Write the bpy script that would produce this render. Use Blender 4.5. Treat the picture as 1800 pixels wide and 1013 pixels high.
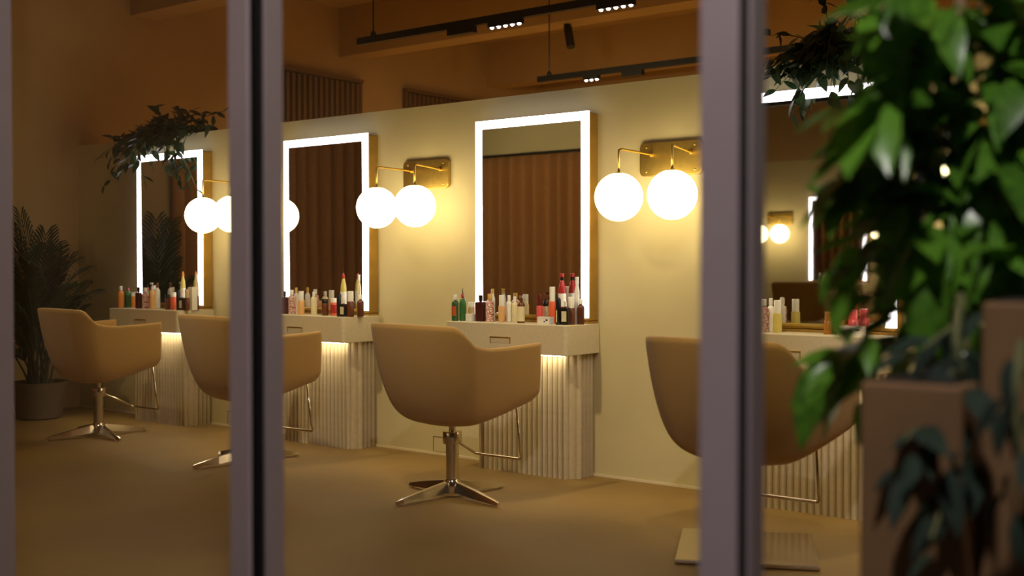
import bpy, bmesh, math, random
from mathutils import Vector, Matrix
R = math.radians
PI = math.pi
for o in list(bpy.data.objects):
    bpy.data.objects.remove(o, do_unlink=True)
scene = bpy.context.scene
C = scene.collection

# ------------------------------------------------------------------ camera, world, exterior lamp, exposure
cam_d = bpy.data.cameras.new('camera'); cam = bpy.data.objects.new('camera', cam_d); C.objects.link(cam)
cam.location = (0, -4.8919, 1.08)
cam.rotation_euler = (R(90 - 1.0885), 0, R(37.7018))
cam_d.sensor_width = 36; cam_d.lens = 40; cam_d.clip_start = .05; cam_d.clip_end = 100
cam_d.dof.use_dof = True; cam_d.dof.focus_distance = 5.9; cam_d.dof.aperture_fstop = 2.0
scene.camera = cam
scene.view_settings.view_transform = 'Standard'; scene.view_settings.look = 'None'
scene.view_settings.gamma = 1; scene.view_settings.use_curve_mapping = False
scene.view_settings.exposure = 0.0
w = bpy.data.worlds.new('night'); scene.world = w; w.use_nodes = True
w.node_tree.nodes['Background'].inputs[0].default_value = (.30, .26, .34, 1)
w.node_tree.nodes['Background'].inputs[1].default_value = .02
GLOBE = (1.0, .80, .44); GLOBE_E = 10.0       # opal sconce globes
LED = (1.0, .95, 1.0); LED_E = 4.6           # mirror light borders
STRIP = (1.0, .84, .58); STRIP_E = 26.0      # strip under each vanity
DOT_E = 14.0                                 # track module lenses
SPOT_W = 95.0                                # ceiling track spots
PORCH_W = 320.0                               # lamp in the porch soffit

# ------------------------------------------------------------------ materials
def new_mat(name):
    m = bpy.data.materials.new(name); m.use_nodes = True
    return m, m.node_tree, m.node_tree.nodes['Principled BSDF']
def mat(name, col, rough=.6, metal=0., noise=0., nscale=20., bump=0., bscale=200., sheen=0., spec=.5, col2=None, coat=0.):
    m, t, b = new_mat(name)
    b.inputs['Roughness'].default_value = rough; b.inputs['Metallic'].default_value = metal
    b.inputs['Specular IOR Level'].default_value = spec
    if sheen: b.inputs['Sheen Weight'].default_value = sheen
    if coat: b.inputs['Coat Weight'].default_value = coat
    tc = t.nodes.new('ShaderNodeTexCoord')
    if noise:
        n = t.nodes.new('ShaderNodeTexNoise'); n.inputs['Scale'].default_value = nscale; n.inputs['Detail'].default_value = 5
        t.links.new(tc.outputs['Object'], n.inputs['Vector'])
        r = t.nodes.new('ShaderNodeValToRGB')
        c2 = col2 or tuple(c * (1 - noise) for c in col)
        r.color_ramp.elements[0].position = .3; r.color_ramp.elements[1].position = .7
        r.color_ramp.elements[0].color = (*c2, 1); r.color_ramp.elements[1].color = (*col, 1)
        t.links.new(n.outputs['Fac'], r.inputs['Fac']); t.links.new(r.outputs['Color'], b.inputs['Base Color'])
    else:
        b.inputs['Base Color'].default_value = (*col, 1)
    if bump:
        n = t.nodes.new('ShaderNodeTexNoise'); n.inputs['Scale'].default_value = bscale; n.inputs['Detail'].default_value = 3
        t.links.new(tc.outputs['Object'], n.inputs['Vector'])
        bp = t.nodes.new('ShaderNodeBump'); bp.inputs['Strength'].default_value = bump; bp.inputs['Distance'].default_value = .004
        t.links.new(n.outputs['Fac'], bp.inputs['Height']); t.links.new(bp.outputs['Normal'], b.inputs['Normal'])
    return m
def emis(name, col, s):
    m, t, b = new_mat(name)
    b.inputs['Base Color'].default_value = (.8, .8, .8, 1)
    b.inputs['Emission Color'].default_value = (*col, 1); b.inputs['Emission Strength'].default_value = s
    return m
def leaf_mat(name, col, trans=.35, rough=.35):
    m, t, b = new_mat(name)
    b.inputs['Roughness'].default_value = rough
    oi = t.nodes.new('ShaderNodeObjectInfo')
    tc = t.nodes.new('ShaderNodeTexCoord'); n = t.nodes.new('ShaderNodeTexNoise'); n.inputs['Scale'].default_value = 9
    t.links.new(tc.outputs['Object'], n.inputs['Vector'])
    ad = t.nodes.new('ShaderNodeMath'); ad.operation = 'ADD'; ad.inputs[1].default_value = 0
    t.links.new(n.outputs['Fac'], ad.inputs[0])
    mx = t.nodes.new('ShaderNodeMath'); mx.operation = 'MULTIPLY_ADD'; mx.inputs[1].default_value = .6
    t.links.new(oi.outputs['Random'], mx.inputs[0]); t.links.new(n.outputs['Fac'], mx.inputs[2])
    r = t.nodes.new('ShaderNodeValToRGB')
    r.color_ramp.elements[0].position = .3; r.color_ramp.elements[1].position = 1.
    r.color_ramp.elements[0].color = (*[c * .40 for c in col], 1); r.color_ramp.elements[1].color = (col[0] * 1.8, col[1] * 1.4, col[2], 1)
    t.links.new(mx.outputs[0], r.inputs['Fac']); t.links.new(r.outputs['Color'], b.inputs['Base Color'])
    tr = t.nodes.new('ShaderNodeBsdfTranslucent'); t.links.new(r.outputs['Color'], tr.inputs['Color'])
    ms = t.nodes.new('ShaderNodeMixShader'); ms.inputs[0].default_value = trans
    out = t.nodes['Material Output']
    t.links.new(b.outputs[0], ms.inputs[1]); t.links.new(tr.outputs[0], ms.inputs[2]); t.links.new(ms.outputs[0], out.inputs['Surface'])
    return m
def glass_mat(name):
    m, t, b = new_mat(name)
    t.nodes.remove(b)
    tr = t.nodes.new('ShaderNodeBsdfTransparent'); tr.inputs[0].default_value = (.97, .975, .97, 1)
    gl = t.nodes.new('ShaderNodeBsdfGlossy'); gl.inputs['Roughness'].default_value = .02
    lw = t.nodes.new('ShaderNodeLayerWeight'); lw.inputs['Blend'].default_value = .5
    pw = t.nodes.new('ShaderNodeMath'); pw.operation = 'POWER'; pw.inputs[1].default_value = 5
    fr = t.nodes.new('ShaderNodeMath'); fr.operation = 'MULTIPLY_ADD'; fr.inputs[1].default_value = .5; fr.inputs[2].default_value = .02
    t.links.new(lw.outputs['Facing'], pw.inputs[0]); t.links.new(pw.outputs[0], fr.inputs[0])
    ms = t.nodes.new('ShaderNodeMixShader')
    t.links.new(fr.outputs[0], ms.inputs[0]); t.links.new(tr.outputs[0], ms.inputs[1]); t.links.new(gl.outputs[0], ms.inputs[2])
    t.links.new(ms.outputs[0], t.nodes['Material Output'].inputs['Surface'])
    return m
def pattern_mat(name, base, ink):
    m, t, b = new_mat(name); b.inputs['Roughness'].default_value = .2
    tc = t.nodes.new('ShaderNodeTexCoord'); v = t.nodes.new('ShaderNodeTexVoronoi'); v.feature = 'DISTANCE_TO_EDGE'; v.inputs['Scale'].default_value = 70
    t.links.new(tc.outputs['Object'], v.inputs['Vector'])
    r = t.nodes.new('ShaderNodeValToRGB'); r.color_ramp.elements[0].position = .06; r.color_ramp.elements[1].position = .14
    r.color_ramp.elements[0].color = (*ink, 1); r.color_ramp.elements[1].color = (*base, 1)
    t.links.new(v.outputs['Distance'], r.inputs['Fac']); t.links.new(r.outputs['Color'], b.inputs['Base Color'])
    return m

M = {}
M['wall'] = mat('plaster', (.60, .515, .285), .75, noise=.08, nscale=3, bump=.10, bscale=160)
M['upper'] = mat('upper_plaster', (.50, .34, .155), .85, noise=.12, nscale=2, bump=.2, bscale=60)
M['floor'] = mat('floor_screed', (.30, .185, .050), .65, noise=.22, nscale=1.6, bump=.12, bscale=120)
M['trim'] = mat('skirting', (.70, .60, .40), .5)
M['stone'] = mat('vanity_stone', (.66, .58, .40), .55, noise=.10, nscale=60, bump=.15, bscale=300)
M['flute'] = mat('fluted_plaster', (.60, .50, .32), .7, noise=.14, nscale=40, bump=.2, bscale=220)
M['brass'] = mat('brushed_brass', (.70, .49, .13), .38, 1., noise=.15, nscale=30)
M['brasspaint'] = mat('brass_frame_side', (.50, .31, .07), .42, .75, noise=.2, nscale=14)
M['mirror'] = mat('mirror_silver', (.80, .79, .76), .015, 1.)
M['led'] = emis('mirror_led', LED, LED_E)
M['strip'] = emis('vanity_strip', STRIP, STRIP_E)
M['globe'] = emis('opal_globe', GLOBE, GLOBE_E)
M['dot'] = emis('track_lens', (1, .93, .9), DOT_E)
M['fabric'] = mat('caramel_upholstery', (.50, .29, .075), .9, noise=.16, nscale=260, bump=.35, bscale=500, sheen=.25)
M['chrome'] = mat('warm_chrome', (.66, .58, .46), .16, 1.)
M['black'] = mat('black_metal', (.012, .014, .014), .5)
M['mullion'] = mat('grey_aluminium', (.36, .30, .30), .5, .15, noise=.08, nscale=6)
M['gasket'] = mat('black_gasket', (.010, .011, .010), .9, spec=.05)
M['glass'] = glass_mat('window_glass')
M['slat'] = mat('vent_slat', (.16, .095, .045), .7)
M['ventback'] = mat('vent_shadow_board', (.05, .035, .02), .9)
M['curtain'] = mat('rust_curtain', (.42, .19, .06), .85, noise=.15, nscale=40, sheen=.2)
M['planter'] = mat('brown_planter', (.21, .115, .045), .75, noise=.18, nscale=8, bump=.2)
M['pot'] = mat('grey_brown_pot', (.12, .085, .05), .8, noise=.2, nscale=15, bump=.3)
M['soil'] = mat('soil', (.03, .02, .012), .95, noise=.4, nscale=50)
M['bark'] = mat('bark', (.34, .22, .11), .85, noise=.4, nscale=25, bump=.5, bscale=60)
M['stem'] = mat('plant_stem', (.12, .13, .04), .7, noise=.3, nscale=30)
M['leaf'] = leaf_mat('ficus_leaf', (.075, .24, .028), .40, .28)
M['leafshade'] = leaf_mat('shaded_leaf', (.006, .022, .014), .15, .8)  # near-black green puts the shade on the lower leaves into their colour
M['leafdark'] = leaf_mat('climber_leaf', (.014, .042, .020), .25, .45)
M['palm'] = leaf_mat('palm_leaf', (.008, .026, .016), .2, .5)
M['paving'] = mat('paving', (.10, .085, .075), .8, noise=.3, nscale=5)
M['socket'] = mat('panel_gap', (.16, .11, .05), .9)
M['pull'] = mat('pull_recess', (.56, .48, .32), .6)

# ------------------------------------------------------------------ mesh helpers
class MB:
    def __init__(s): s.v = []; s.f = []
    def add(s, vs, fs):
        o = len(s.v); s.v += [tuple(v) for v in vs]; s.f += [tuple(i + o for i in f) for f in fs]; return s
    def box(s, x0, x1, y0, y1, z0, z1):
        return s.add([(x0,y0,z0),(x1,y0,z0),(x1,y1,z0),(x0,y1,z0),(x0,y0,z1),(x1,y0,z1),(x1,y1,z1),(x0,y1,z1)],
                     [(0,3,2,1),(4,5,6,7),(0,1,5,4),(1,2,6,5),(2,3,7,6),(3,0,4,7)])
    def lathe(s, prof, n=16, cx=0, cy=0, sx=1, sy=1, cap=True):
        vs = []; fs = []
        for r, z in prof:
            for i in range(n):
                a = 2 * PI * i / n; vs.append((cx + r * sx * math.cos(a), cy + r * sy * math.sin(a), z))
        for k in range(len(prof) - 1):
            for i in range(n):
                j = (i + 1) % n; fs.append((k*n+i, k*n+j, (k+1)*n+j, (k+1)*n+i))
        if cap:
            fs.append(tuple(range(n - 1, -1, -1))); fs.append(tuple((len(prof)-1)*n + i for i in range(n)))
        return s.add(vs, fs)
    def tube(s, pts, r, n=8, cap=True):
        pts = [Vector(p) for p in pts]; rs = r if isinstance(r, (list, tuple)) else [r] * len(pts)
        vs = []; fs = []; up = None
        for k, p in enumerate(pts):
            if k == 0: t = pts[1] - p
            elif k == len(pts) - 1: t = p - pts[k-1]
            else: t = (pts[k+1] - p).normalized() + (p - pts[k-1]).normalized()
            t.normalize()
            if up is None: up = Vector((0,0,1)) if abs(t.z) < .9 else Vector((1,0,0))
            a = t.cross(up); a.normalize(); b = a.cross(t); b.normalize(); up = b
            for i in range(n):
                q = 2 * PI * i / n; vs.append(p + (a * math.cos(q) + b * math.sin(q)) * rs[k])
        for k in range(len(pts) - 1):
            for i in range(n):
                j = (i + 1) % n; fs.append((k*n+i, k*n+j, (k+1)*n+j, (k+1)*n+i))
        if cap:
            fs.append(tuple(range(n - 1, -1, -1))); fs.append(tuple((len(pts)-1)*n + i for i in range(n)))
        return s.add(vs, fs)
    def mesh(s, name, m, smooth=False):
        me = bpy.data.meshes.new(name); me.from_pydata(s.v, [], s.f); me.update()
        if m: me.materials.append(M[m] if isinstance(m, str) else m)
        bm = bmesh.new(); bm.from_mesh(me); bmesh.ops.recalc_face_normals(bm, faces=bm.faces); bm.to_mesh(me); bm.free()
        if smooth:
            me.polygons.foreach_set('use_smooth', [True] * len(me.polygons))
        return me
    def build(s, name, m, parent=None, smooth=False, loc=None, bevel=0, seg=2, wn=False):
        o = bpy.data.objects.new(name, s.mesh(name, m, smooth)); C.objects.link(o); o.parent = parent
        if loc: o.location = loc
        if bevel:
            b = o.modifiers.new('bevel', 'BEVEL'); b.width = bevel; b.segments = seg; b.limit_method = 'ANGLE'
        if smooth and not wn:
            try:
                o.data.set_sharp_from_angle(angle=R(45))
            except Exception: pass
        return o
def inst(name, me, parent=None, loc=(0,0,0), rot=None, scale=None):
    o = bpy.data.objects.new(name, me); C.objects.link(o); o.parent = parent; o.location = loc
    if rot is not None: o.rotation_euler = rot
    if scale is not None: o.scale = scale
    return o
def empty(name, loc=(0,0,0), rz=0):
    o = bpy.data.objects.new(name, None); C.objects.link(o); o.location = loc; o.rotation_euler = (0,0,rz); o.empty_display_size = .1
    return o
def tag(o, label, cat, group=None):
    o['label'] = label; o['category'] = cat
    if group: o['group'] = group
    return o
def struct(name, mb, m, label=None, **k):
    o = mb.build(name, m, **k); o['kind'] = 'structure'
    if label: o['label'] = label
    return o
def copy_tree(o, parent=None):
    c = o.copy(); C.objects.link(c); c.parent = parent
    for ch in [x for x in bpy.data.objects if x.parent == o]: copy_tree(ch, c)
    return c

# ------------------------------------------------------------------ room shell
XL, XR, YF, YB, YO, ZC = -8.0, 1.6, -3.492, 6.0, -9.1, 3.55
struct('floor', MB().box(XL, XR, YF, YB, -.12, 0).box(XL, -2.78, YO, YF, -.12, 0), 'floor', 'brown screed floor of the salon')
struct('ground', MB().box(-2.78, XR + 3, YO, YF, -.14, -.01), 'paving', 'dark paving outside the glazing')
struct('wall_partition', MB().box(XL, XR, 0, .22, 0, 2.004), 'wall', 'tan plastered half-height wall behind the mirrors')
struct('wall_left', MB().box(XL - .15, XL, YO - .2, YB, 0, ZC), 'upper', 'brown end wall with vents above the half-height wall')
struct('wall_rear', MB().box(XL, XR, YB, YB + .15, 0, ZC), 'upper')
struct('wall_right', MB().box(XR, XR + .15, YF, YB, 0, ZC), 'upper')
struct('wall_opposite', MB().box(XL, -2.78, YO - .15, YO, 0, 2.35), 'wall', 'tan wall across the room, seen in the mirrors')
struct('wall_opposite_upper', MB().box(XL, -2.78, YO - .15, YO, 2.35, ZC), 'upper')
struct('wall_return', MB().box(-2.78, -2.66, YO, YF - .06, 0, ZC), 'upper')
struct('ceiling', MB().box(XL, XR, YO, YB, ZC, ZC + .12), 'upper', 'dark brown ceiling between the beams')
for i, (a, b) in enumerate(((.47, .71), (2.75, 2.99), (5.0, 5.25), (-1.81, -1.57))):
    struct('trim_%d' % (i + 1), MB().box(XL, XR, a, b, 3.085, ZC), 'upper', 'brown ceiling beam running along the room')
struct('baseboard_partition', MB().box(XL, XR, -.008, 0, 0, .012), 'trim', 'thin pale strip where wall meets floor')

# bulkhead and curtains seen in the mirrors
struct('wall_bulkhead', MB().box(XL, -5.6, -4.98, -4.84, 2.22, ZC), 'wall', 'tan bulkhead above the far curtain')
def curtain(name, p0, p1, z0, z1, label, pitch=.19, amp=.06, seed=1):
    rnd = random.Random(seed)
    p0 = Vector(p0); p1 = Vector(p1); L = (p1 - p0).length; t = (p1 - p0) / L; nrm = Vector((-t.y, t.x, 0))
    n = int(L / .012); zs = [z0, z0 + .5, (z0 + z1) / 2, z1 - .3, z1]
    mb = MB(); vs = []; fs = []
    ph = [rnd.uniform(-.7, .7) for _ in range(int(L / pitch) + 3)]; am = [rnd.uniform(.7, 1.25) for _ in ph]
    for z in zs:
        k = 1.0 if z < z1 - .1 else .75
        for i in range(n + 1):
            s = L * i / n; q = s / pitch; j = int(q); fr = q - j
            p_ = ph[j] * (1 - fr) + ph[j+1] * fr; a_ = am[j] * (1 - fr) + am[j+1] * fr
            off = amp * k * a_ * math.sin(2 * PI * q + p_)
            v = p0 + t * s + nrm * off; vs.append((v.x, v.y, z))
    m_ = n + 1
    for k in range(len(zs) - 1):
        for i in range(n): fs.append((k*m_+i, k*m_+i+1, (k+1)*m_+i+1, (k+1)*m_+i))
    mb.add(vs, fs)
    root = empty(name, ((p0.x + p1.x) / 2, (p0.y + p1.y) / 2, 0)); tag(root, label, 'curtain')
    o = mb.build('curtain_fabric', 'curtain', root, smooth=True, wn=True, loc=tuple(-Vector(root.location)))
    sm = o.modifiers.new('thick', 'SOLIDIFY'); sm.thickness = .006
    MB().tube([p0 + Vector((0,0,z1 + .02)), p1 + Vector((0,0,z1 + .02))], .014).build('curtain_rail', 'black', root, smooth=True, loc=tuple(-Vector(root.location)))
    return root
curtain('curtain', (-7.90, -.98, 0), (-7.90, -4.75, 0), .02, 3.3, 'long rust brown pleated curtain reflected in the two left mirrors', pitch=.15, seed=3)
curtain('curtain', (-7.8, -4.80, 0), (-5.6, -4.80, 0), .02, 2.19, 'shorter rust brown curtain reflected in the third mirror from the palm', pitch=.15, seed=5)

# vents high on the end wall
slat_me = MB().box(-.02, .02, -.019, .019, 0, .72).mesh('slat', 'slat')
for k, (y0, n, lab) in enumerate(((1.69, 19, 'dark slatted vent high on end wall, the larger one left'), (3.66, 23, 'dark slatted vent high on end wall, lower one nearer the middle'))):
    r = empty('wall_vent', (XL, y0, 2.12)); tag(r, lab, 'vent')
    L = n * .068
    MB().box(.002, .012, 0, L, 0, .74).build('back_board', 'ventback', r)
    MB().box(.0, .07, -.03, L + .03, .74, .775).box(.0, .05, -.03, 0, 0, .74).box(.0, .05, L, L + .03, 0, .74).box(0, .05, -.03, L + .03, -.03, 0).build('vent_frame', 'slat', r)
    for i in range(n): inst('slat', slat_me, r, (.035, .034 + i * .068, .01))

# ------------------------------------------------------------------ glazed screen in front of the camera
FAC = YF
def mullion(x, label, cat='mullion'):
    r = empty('mullion', (x, FAC, 0)); tag(r, label, cat, 'mullions of the glazed front')
    MB().box(0, .058, 0, .008, 0, ZC).build('front_cap', 'mullion', r, bevel=.002)
    MB().box(.006, .052, .004, .044, 0, ZC).build('gasket', 'gasket', r)
    MB().box(0, .058, .042, .088, 0, ZC).build('mullion_body', 'mullion', r, bevel=.003)
    return r
mx = (-2.782, -1.772, -.756, .25, 1.26)
labs = ('grey mullion at the extreme left edge of the view', 'blurred grey mullion standing between the two left chairs', 'blurred grey mullion in front of the rightmost chair', 'grey mullion out to the right behind the tree', 'grey mullion farthest right')
for x, l in zip(mx, labs): mullion(x, l)
for i in range(4):
    o = struct('window_%d' % (i + 1), MB().box(mx[i] + .052, mx[i+1] + .006, FAC + .015, FAC + .023, .06, ZC - .02), 'glass', 'clear glass pane between two mullions')
struct('trim_5', MB().box(mx[0], XR, FAC + .0, FAC + .08, 0, .06), 'mullion', 'grey sill rail below the glass')
# porch lamp outside
pr = empty('porch_lamp', (-.15, -4.7, ZC - .002)); tag(pr, 'round porch downlight in the soffit outside the glass', 'lamp')
MB().lathe([(.09, -.02), (.10, 0)], 24).build('lamp_trim', 'mullion', pr, smooth=True)
MB().lathe([(.075, -.026), (.075, -.021)], 24).build('lamp_lens', 'dot', pr)
ld = bpy.data.lights.new('porch_light', 'SPOT'); ld.energy = PORCH_W; ld.color = (1.0, .88, .90); ld.spot_size = R(95); ld.spot_blend = .6; ld.shadow_soft_size = .08
lo = bpy.data.objects.new('porch_light', ld); C.objects.link(lo); lo.parent = pr; lo.location = (0, 0, -.05); lo.rotation_euler = (R(22), R(22), 0)

# ------------------------------------------------------------------ vanities
def rounded_box(x0, x1, y0, y1, z0, z1, rad, seg=5, back=False):
    """front (y0) vertical corners rounded"""
    pts = []
    for cx, cy, a0 in ((x0 + rad, y0 + rad, 180), (x1 - rad, y0 + rad, 270)):
        for i in range(seg + 1):
            a = R(a0 + 90 * i / seg); pts.append((cx + rad * math.cos(a), cy + rad * math.sin(a)))
    pts += [(x1, y1), (x0, y1)]
    n = len(pts)
    return MB().add([(x, y, z0) for x, y in pts] + [(x, y, z1) for x, y in pts],
                    [tuple(range(n - 1, -1, -1)), tuple(range(n, 2*n))] + [(i, (i+1) % n, (i+1) % n + n, i + n) for i in range(n)])
fl = [(.0142 * math.cos(R(a)), -.022 * math.sin(R(a))) for a in range(0, 181, 30)]
flute_me = MB().add([(x, y, 0) for x, y in fl] + [(x, y, .632) for x, y in fl],
    [(i, i+1, i+8, i+7) for i in range(6)] + [(0, 7, 13, 6), tuple(range(6, -1, -1)), tuple(range(7, 14))]).mesh('flute', 'flute', False)
VL = {1: 'pale stone vanity with fluted base beside the potted palm', 2: 'pale stone vanity with fluted base, second from the palm',
      3: 'pale stone vanity with fluted base below the tall middle mirror', 4: 'pale stone vanity with fluted base partly behind the leafy tree',
      5: 'pale stone vanity on the opposite wall, seen reflected behind the tree'}
def make_vanity():
    r = empty('vanity')
    rounded_box(-.41, .38, -.30, -.001, .636, .787, .02).build('counter', 'stone', r, bevel=.003)
    p = rounded_box(-.292, .329, -.165, -.001, 0, .634, .034).build('plinth', 'flute', r)
    for i in range(18): inst('flute', flute_me, p, (-.262 + i * .0325, -.164, 0))
    for i in range(4): inst('flute', flute_me, p, (.328, -.118 + i * .033, 0), (0, 0, R(90)))
    for i in range(4): inst('flute', flute_me, p, (-.291, -.118 + i * .033, 0), (0, 0, R(-90)))
    q = MB().box(-.095, .030, -.3015, -.299, .686, .717).build('drawer_pull', 'pull', r)
    MB().box(-.099, .034, -.306, -.299, .714, .7185).box(-.099, -.095, -.3035, -.299, .686, .716).box(.030, .034, -.3035, -.299, .686, .716).build('pull_lip', 'brass', q)
    MB().box(-.27, .31, -.235, -.215, .627, .636).build('light_strip', 'strip', r)
    return r
XS = {1: -6.727, 2: -5.160, 3: -3.593, 4: -2.026}
van = make_vanity()
for i in (1, 2, 3, 4, 5):
    r = van if i == 1 else copy_tree(van)
    if i < 5: r.location = (XS[i], 0, 0)
    else: r.location = (-5.478, YO, 0); r.rotation_euler = (0, 0, PI)
    tag(r, VL[i], 'vanity', 'fluted stone vanities')

# ------------------------------------------------------------------ mirrors
def make_mirror():
    r = empty('lighted_mirror', (0, 0, .787))
    w, h = .3735, 1.083
    MB().box(-w, w, -.084, -.002, .012, h - .008).build('frame', 'brasspaint', r, bevel=.010)
    MB().box(-w, w, -.085, -.004, 0, .012).build('frame_base', 'brasspaint', r)
    t = .048
    for nm, a in (('light_border', (-w + .002, -w + t, .03, h - .002)), ('light_border', (w - t, w - .002, .03, h - .002)), ('light_border', (-w + t, w - t, h - .048, h - .002))):
        MB().box(a[0], a[1], -.0905, -.083 if a[3] - a[2] > .1 else -.066, a[2] if a[3] - a[2] > .1 else a[2], a[3]).build(nm, 'led', r)
    MB().box(-w + .05, w - .05, -.0005, .001, -.5, .5).build('mirror_glass', 'mirror', r, loc=(0, -.0872, .535)).rotation_euler = (R(.28), 0, 0)
    MB().box(-w + t, w - t, -.102, -.084, .026, .038).build('bottom_rail', 'brass', r, bevel=.002)
    return r
ML = {1: 'tall lit-border mirror with palm reflected, under the wall-top climber', 2: 'tall lit-border mirror, second from the palm, showing dark curtain',
      3: 'tall lit-border mirror in the middle, showing curtain and chair back', 4: 'tall lit-border mirror behind the leafy tree, showing sconces',
      5: 'lit-border mirror on the opposite wall, seen reflected behind the tree'}
mir = make_mirror()
for i in (1, 2, 3, 4, 5):
    r = mir if i == 1 else copy_tree(mir)
    if i < 5: r.location = (XS[i], 0, .7875)
    else: r.location = (-5.478, YO, .7875); r.rotation_euler = (0, 0, PI)
    tag(r, ML[i], 'mirror', 'lit-border mirrors')

# ------------------------------------------------------------------ globe sconces
def make_sconce():
    r = empty('globe_sconce', (0, 0, 1.6075))
    w, h, rad = .174, .083, .028
    pts = []
    for cx, cz, a0 in ((w - rad, h - rad, 0), (-w + rad, h - rad, 90), (-w + rad, -h + rad, 180), (w - rad, -h + rad, 270)):
        for i in range(6):
            a = R(a0 + 18 * i); pts.append((cx + rad * math.cos(a), cz + rad * math.sin(a)))
    n = len(pts)
    MB().add([(x, -.001, z) for x, z in pts] + [(x, -.022, z) for x, z in pts],
             [tuple(range(n)), tuple(range(2*n - 1, n - 1, -1))] + [(i, (i+1) % n, (i+1) % n + n, i + n) for i in range(n)]).build('backplate', 'brass', r, bevel=.003)
    sc = MB().lathe([(.0055, 0), (.0055, .002), (.003, .003)], 10).mesh('screw', 'brass')
    for x in (-.135, .135):
        for z in (-.06, .06): inst('screw', sc, r, (x, -.022, z), (R(90), 0, 0))
    for s in (-1, 1):
        xa, xg, py = s * .110, s * .145 + .02, -.29
        e = Vector((xg, py, .032))
        a0 = Vector((xa, -.02, .026))
        arm = MB().tube([a0, a0 + Vector((0, -.02, .0)), a0.lerp(e, .3), a0.lerp(e, .93), e + Vector((0, 0, -.006)), e + Vector((0, 0, -.02)), Vector((xg, py, -.075))], .0058, 8)
        arm.lathe([(.013, 0), (.013, .018)], 12)
        o = MB().tube([a0, a0 + Vector((0, -.02, .0)), a0.lerp(e, .3), a0.lerp(e, .93), e + Vector((0, 0, -.006)), e + Vector((0, 0, -.02)), Vector((xg, py, -.075))], .0058, 8).build('arm', 'brass', r, smooth=True, wn=True)
        MB().tube([(xa, -.02, .026), (xa, -.036, .026)], .012, 12).build('arm_boss', 'brass', o, smooth=True)
        MB().lathe([(.030, -.087), (.030, -.082), (.009, -.080), (.007, -.076)], 20, xg, py).build('globe_cap', 'brass', r, smooth=True)
        g = MB().lathe([(.1155 * math.sin(PI * k / 16) + .0002, -.1975 + .1155 * math.cos(PI * k / 16)) for k in range(16, -1, -1)], 28, xg, py).build('globe', 'globe', r, smooth=True, wn=True)
    return r
SL = [(-5.955, 0, 'brass two-globe sconce left of the second mirror, partly behind mullion'), (-4.393, 0, 'brass two-globe sconce between the second and third mirrors'),
      (-2.790, 0, 'brass two-globe sconce right of the middle mirror, touching the mullion'), (-1.225, 0, 'brass two-globe sconce hidden in the foliage at far right'),
      (-6.280, 1, 'brass two-globe sconce reflected in the mirror beside the tree'), (-4.70, 1, 'brass two-globe sconce of the opposite wall, reflected deep in foliage')]
sco = make_sconce()
for i, (x, o_, l) in enumerate(SL):
    r = sco if i == 0 else copy_tree(sco)
    r.location = (x, YO if o_ else 0, 1.6075); r.rotation_euler = (0, 0, PI if o_ else 0)
    tag(r, l, 'sconce', 'globe wall sconces')

# ------------------------------------------------------------------ styling chairs
def make_tub():
    # U-shaped path (right arm front -> back -> left arm front)
    W, YFr, YBk, rc = .328, .27, -.295, .135
    path = []
    for i in range(7): path.append((W - .005 * (1 - i / 6) ** 2, YFr + (YBk + rc - YFr) * i / 6))
    for i in range(1, 9): a = R(-90 * i / 8); path.append((W - rc + rc * math.cos(a), YBk + rc + rc * math.sin(a)))
    for i in range(1, 4): path.append(((W - rc) * (1 - i / 3), YBk - .012 * i / 3))
    full = path + [(-x, y) for x, y in reversed(path[:-1])]
    n = len(full)
    def rim(i):
        k = min(i, n - 1 - i)            # 0 front ... n//2 back centre
        t = k / (n // 2)
        if t < .26: return .726 - .013 * math.sin(PI * min(1, t / .26) * .5)
        if t < .60:
            u = (t - .26) / .34; u = u * u * (3 - 2 * u); return .713 + .101 * u
        return .814 + .004 * (t - .6) / .4
    rows = []
    # v: 0 rim .. 1 keel
    lev = [(0, 1.0, 0.0), (.18, .985, .012), (.40, .95, .030), (.62, .90, .056), (.80, .83, .088), (.90, .74, .115), (.965, .58, .15), (.99, .34, .19), (1.0, .0, .23)]
    for v, kx, dy in lev:
        row = []
        for i, (x, y) in enumerate(full):
            b = max(0, min(1, (YFr - y) / (YFr - YBk)))       # 0 front, 1 back
            front = 1 - b
            yy = y + dy * b                                    # back leans in towards the bottom
            kk = kx + (1 - kx) * .80 * front if v < .85 else kx + (1 - kx) * .50 * front
            if v >= 1: kk = 0
            zb = .342 + .095 * max(0, (yy + .06) / .33) ** 1.2   # keel rises to the front
            row.append((x * kk, yy, rim(i) + (zb - rim(i)) * v))
        rows.append(row)
    vs = [p for r_ in rows for p in r_]; fs = []
    for k in range(len(rows) - 1):
        for i in range(n - 1): fs.append((k*n+i, k*n+i+1, (k+1)*n+i+1, (k+1)*n+i))
    me = bpy.data.meshes.new('tub_shell'); me.from_pydata(vs, [], fs)
    bm = bmesh.new(); bm.from_mesh(me); bmesh.ops.remove_doubles(bm, verts=bm.verts, dist=.0005); bmesh.ops.recalc_face_normals(bm, faces=bm.faces)
    # outside must face outwards
    c = sum((f.normal.dot(f.calc_center_median() - Vector((0, 0, .6))) for f in bm.faces))
    if c < 0: bmesh.ops.reverse_faces(bm, faces=bm.faces)
    bm.to_mesh(me); bm.free()
    me.polygons.foreach_set('use_smooth', [True] * len(me.polygons)); me.materials.append(M['fabric'])
    return me
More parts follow.
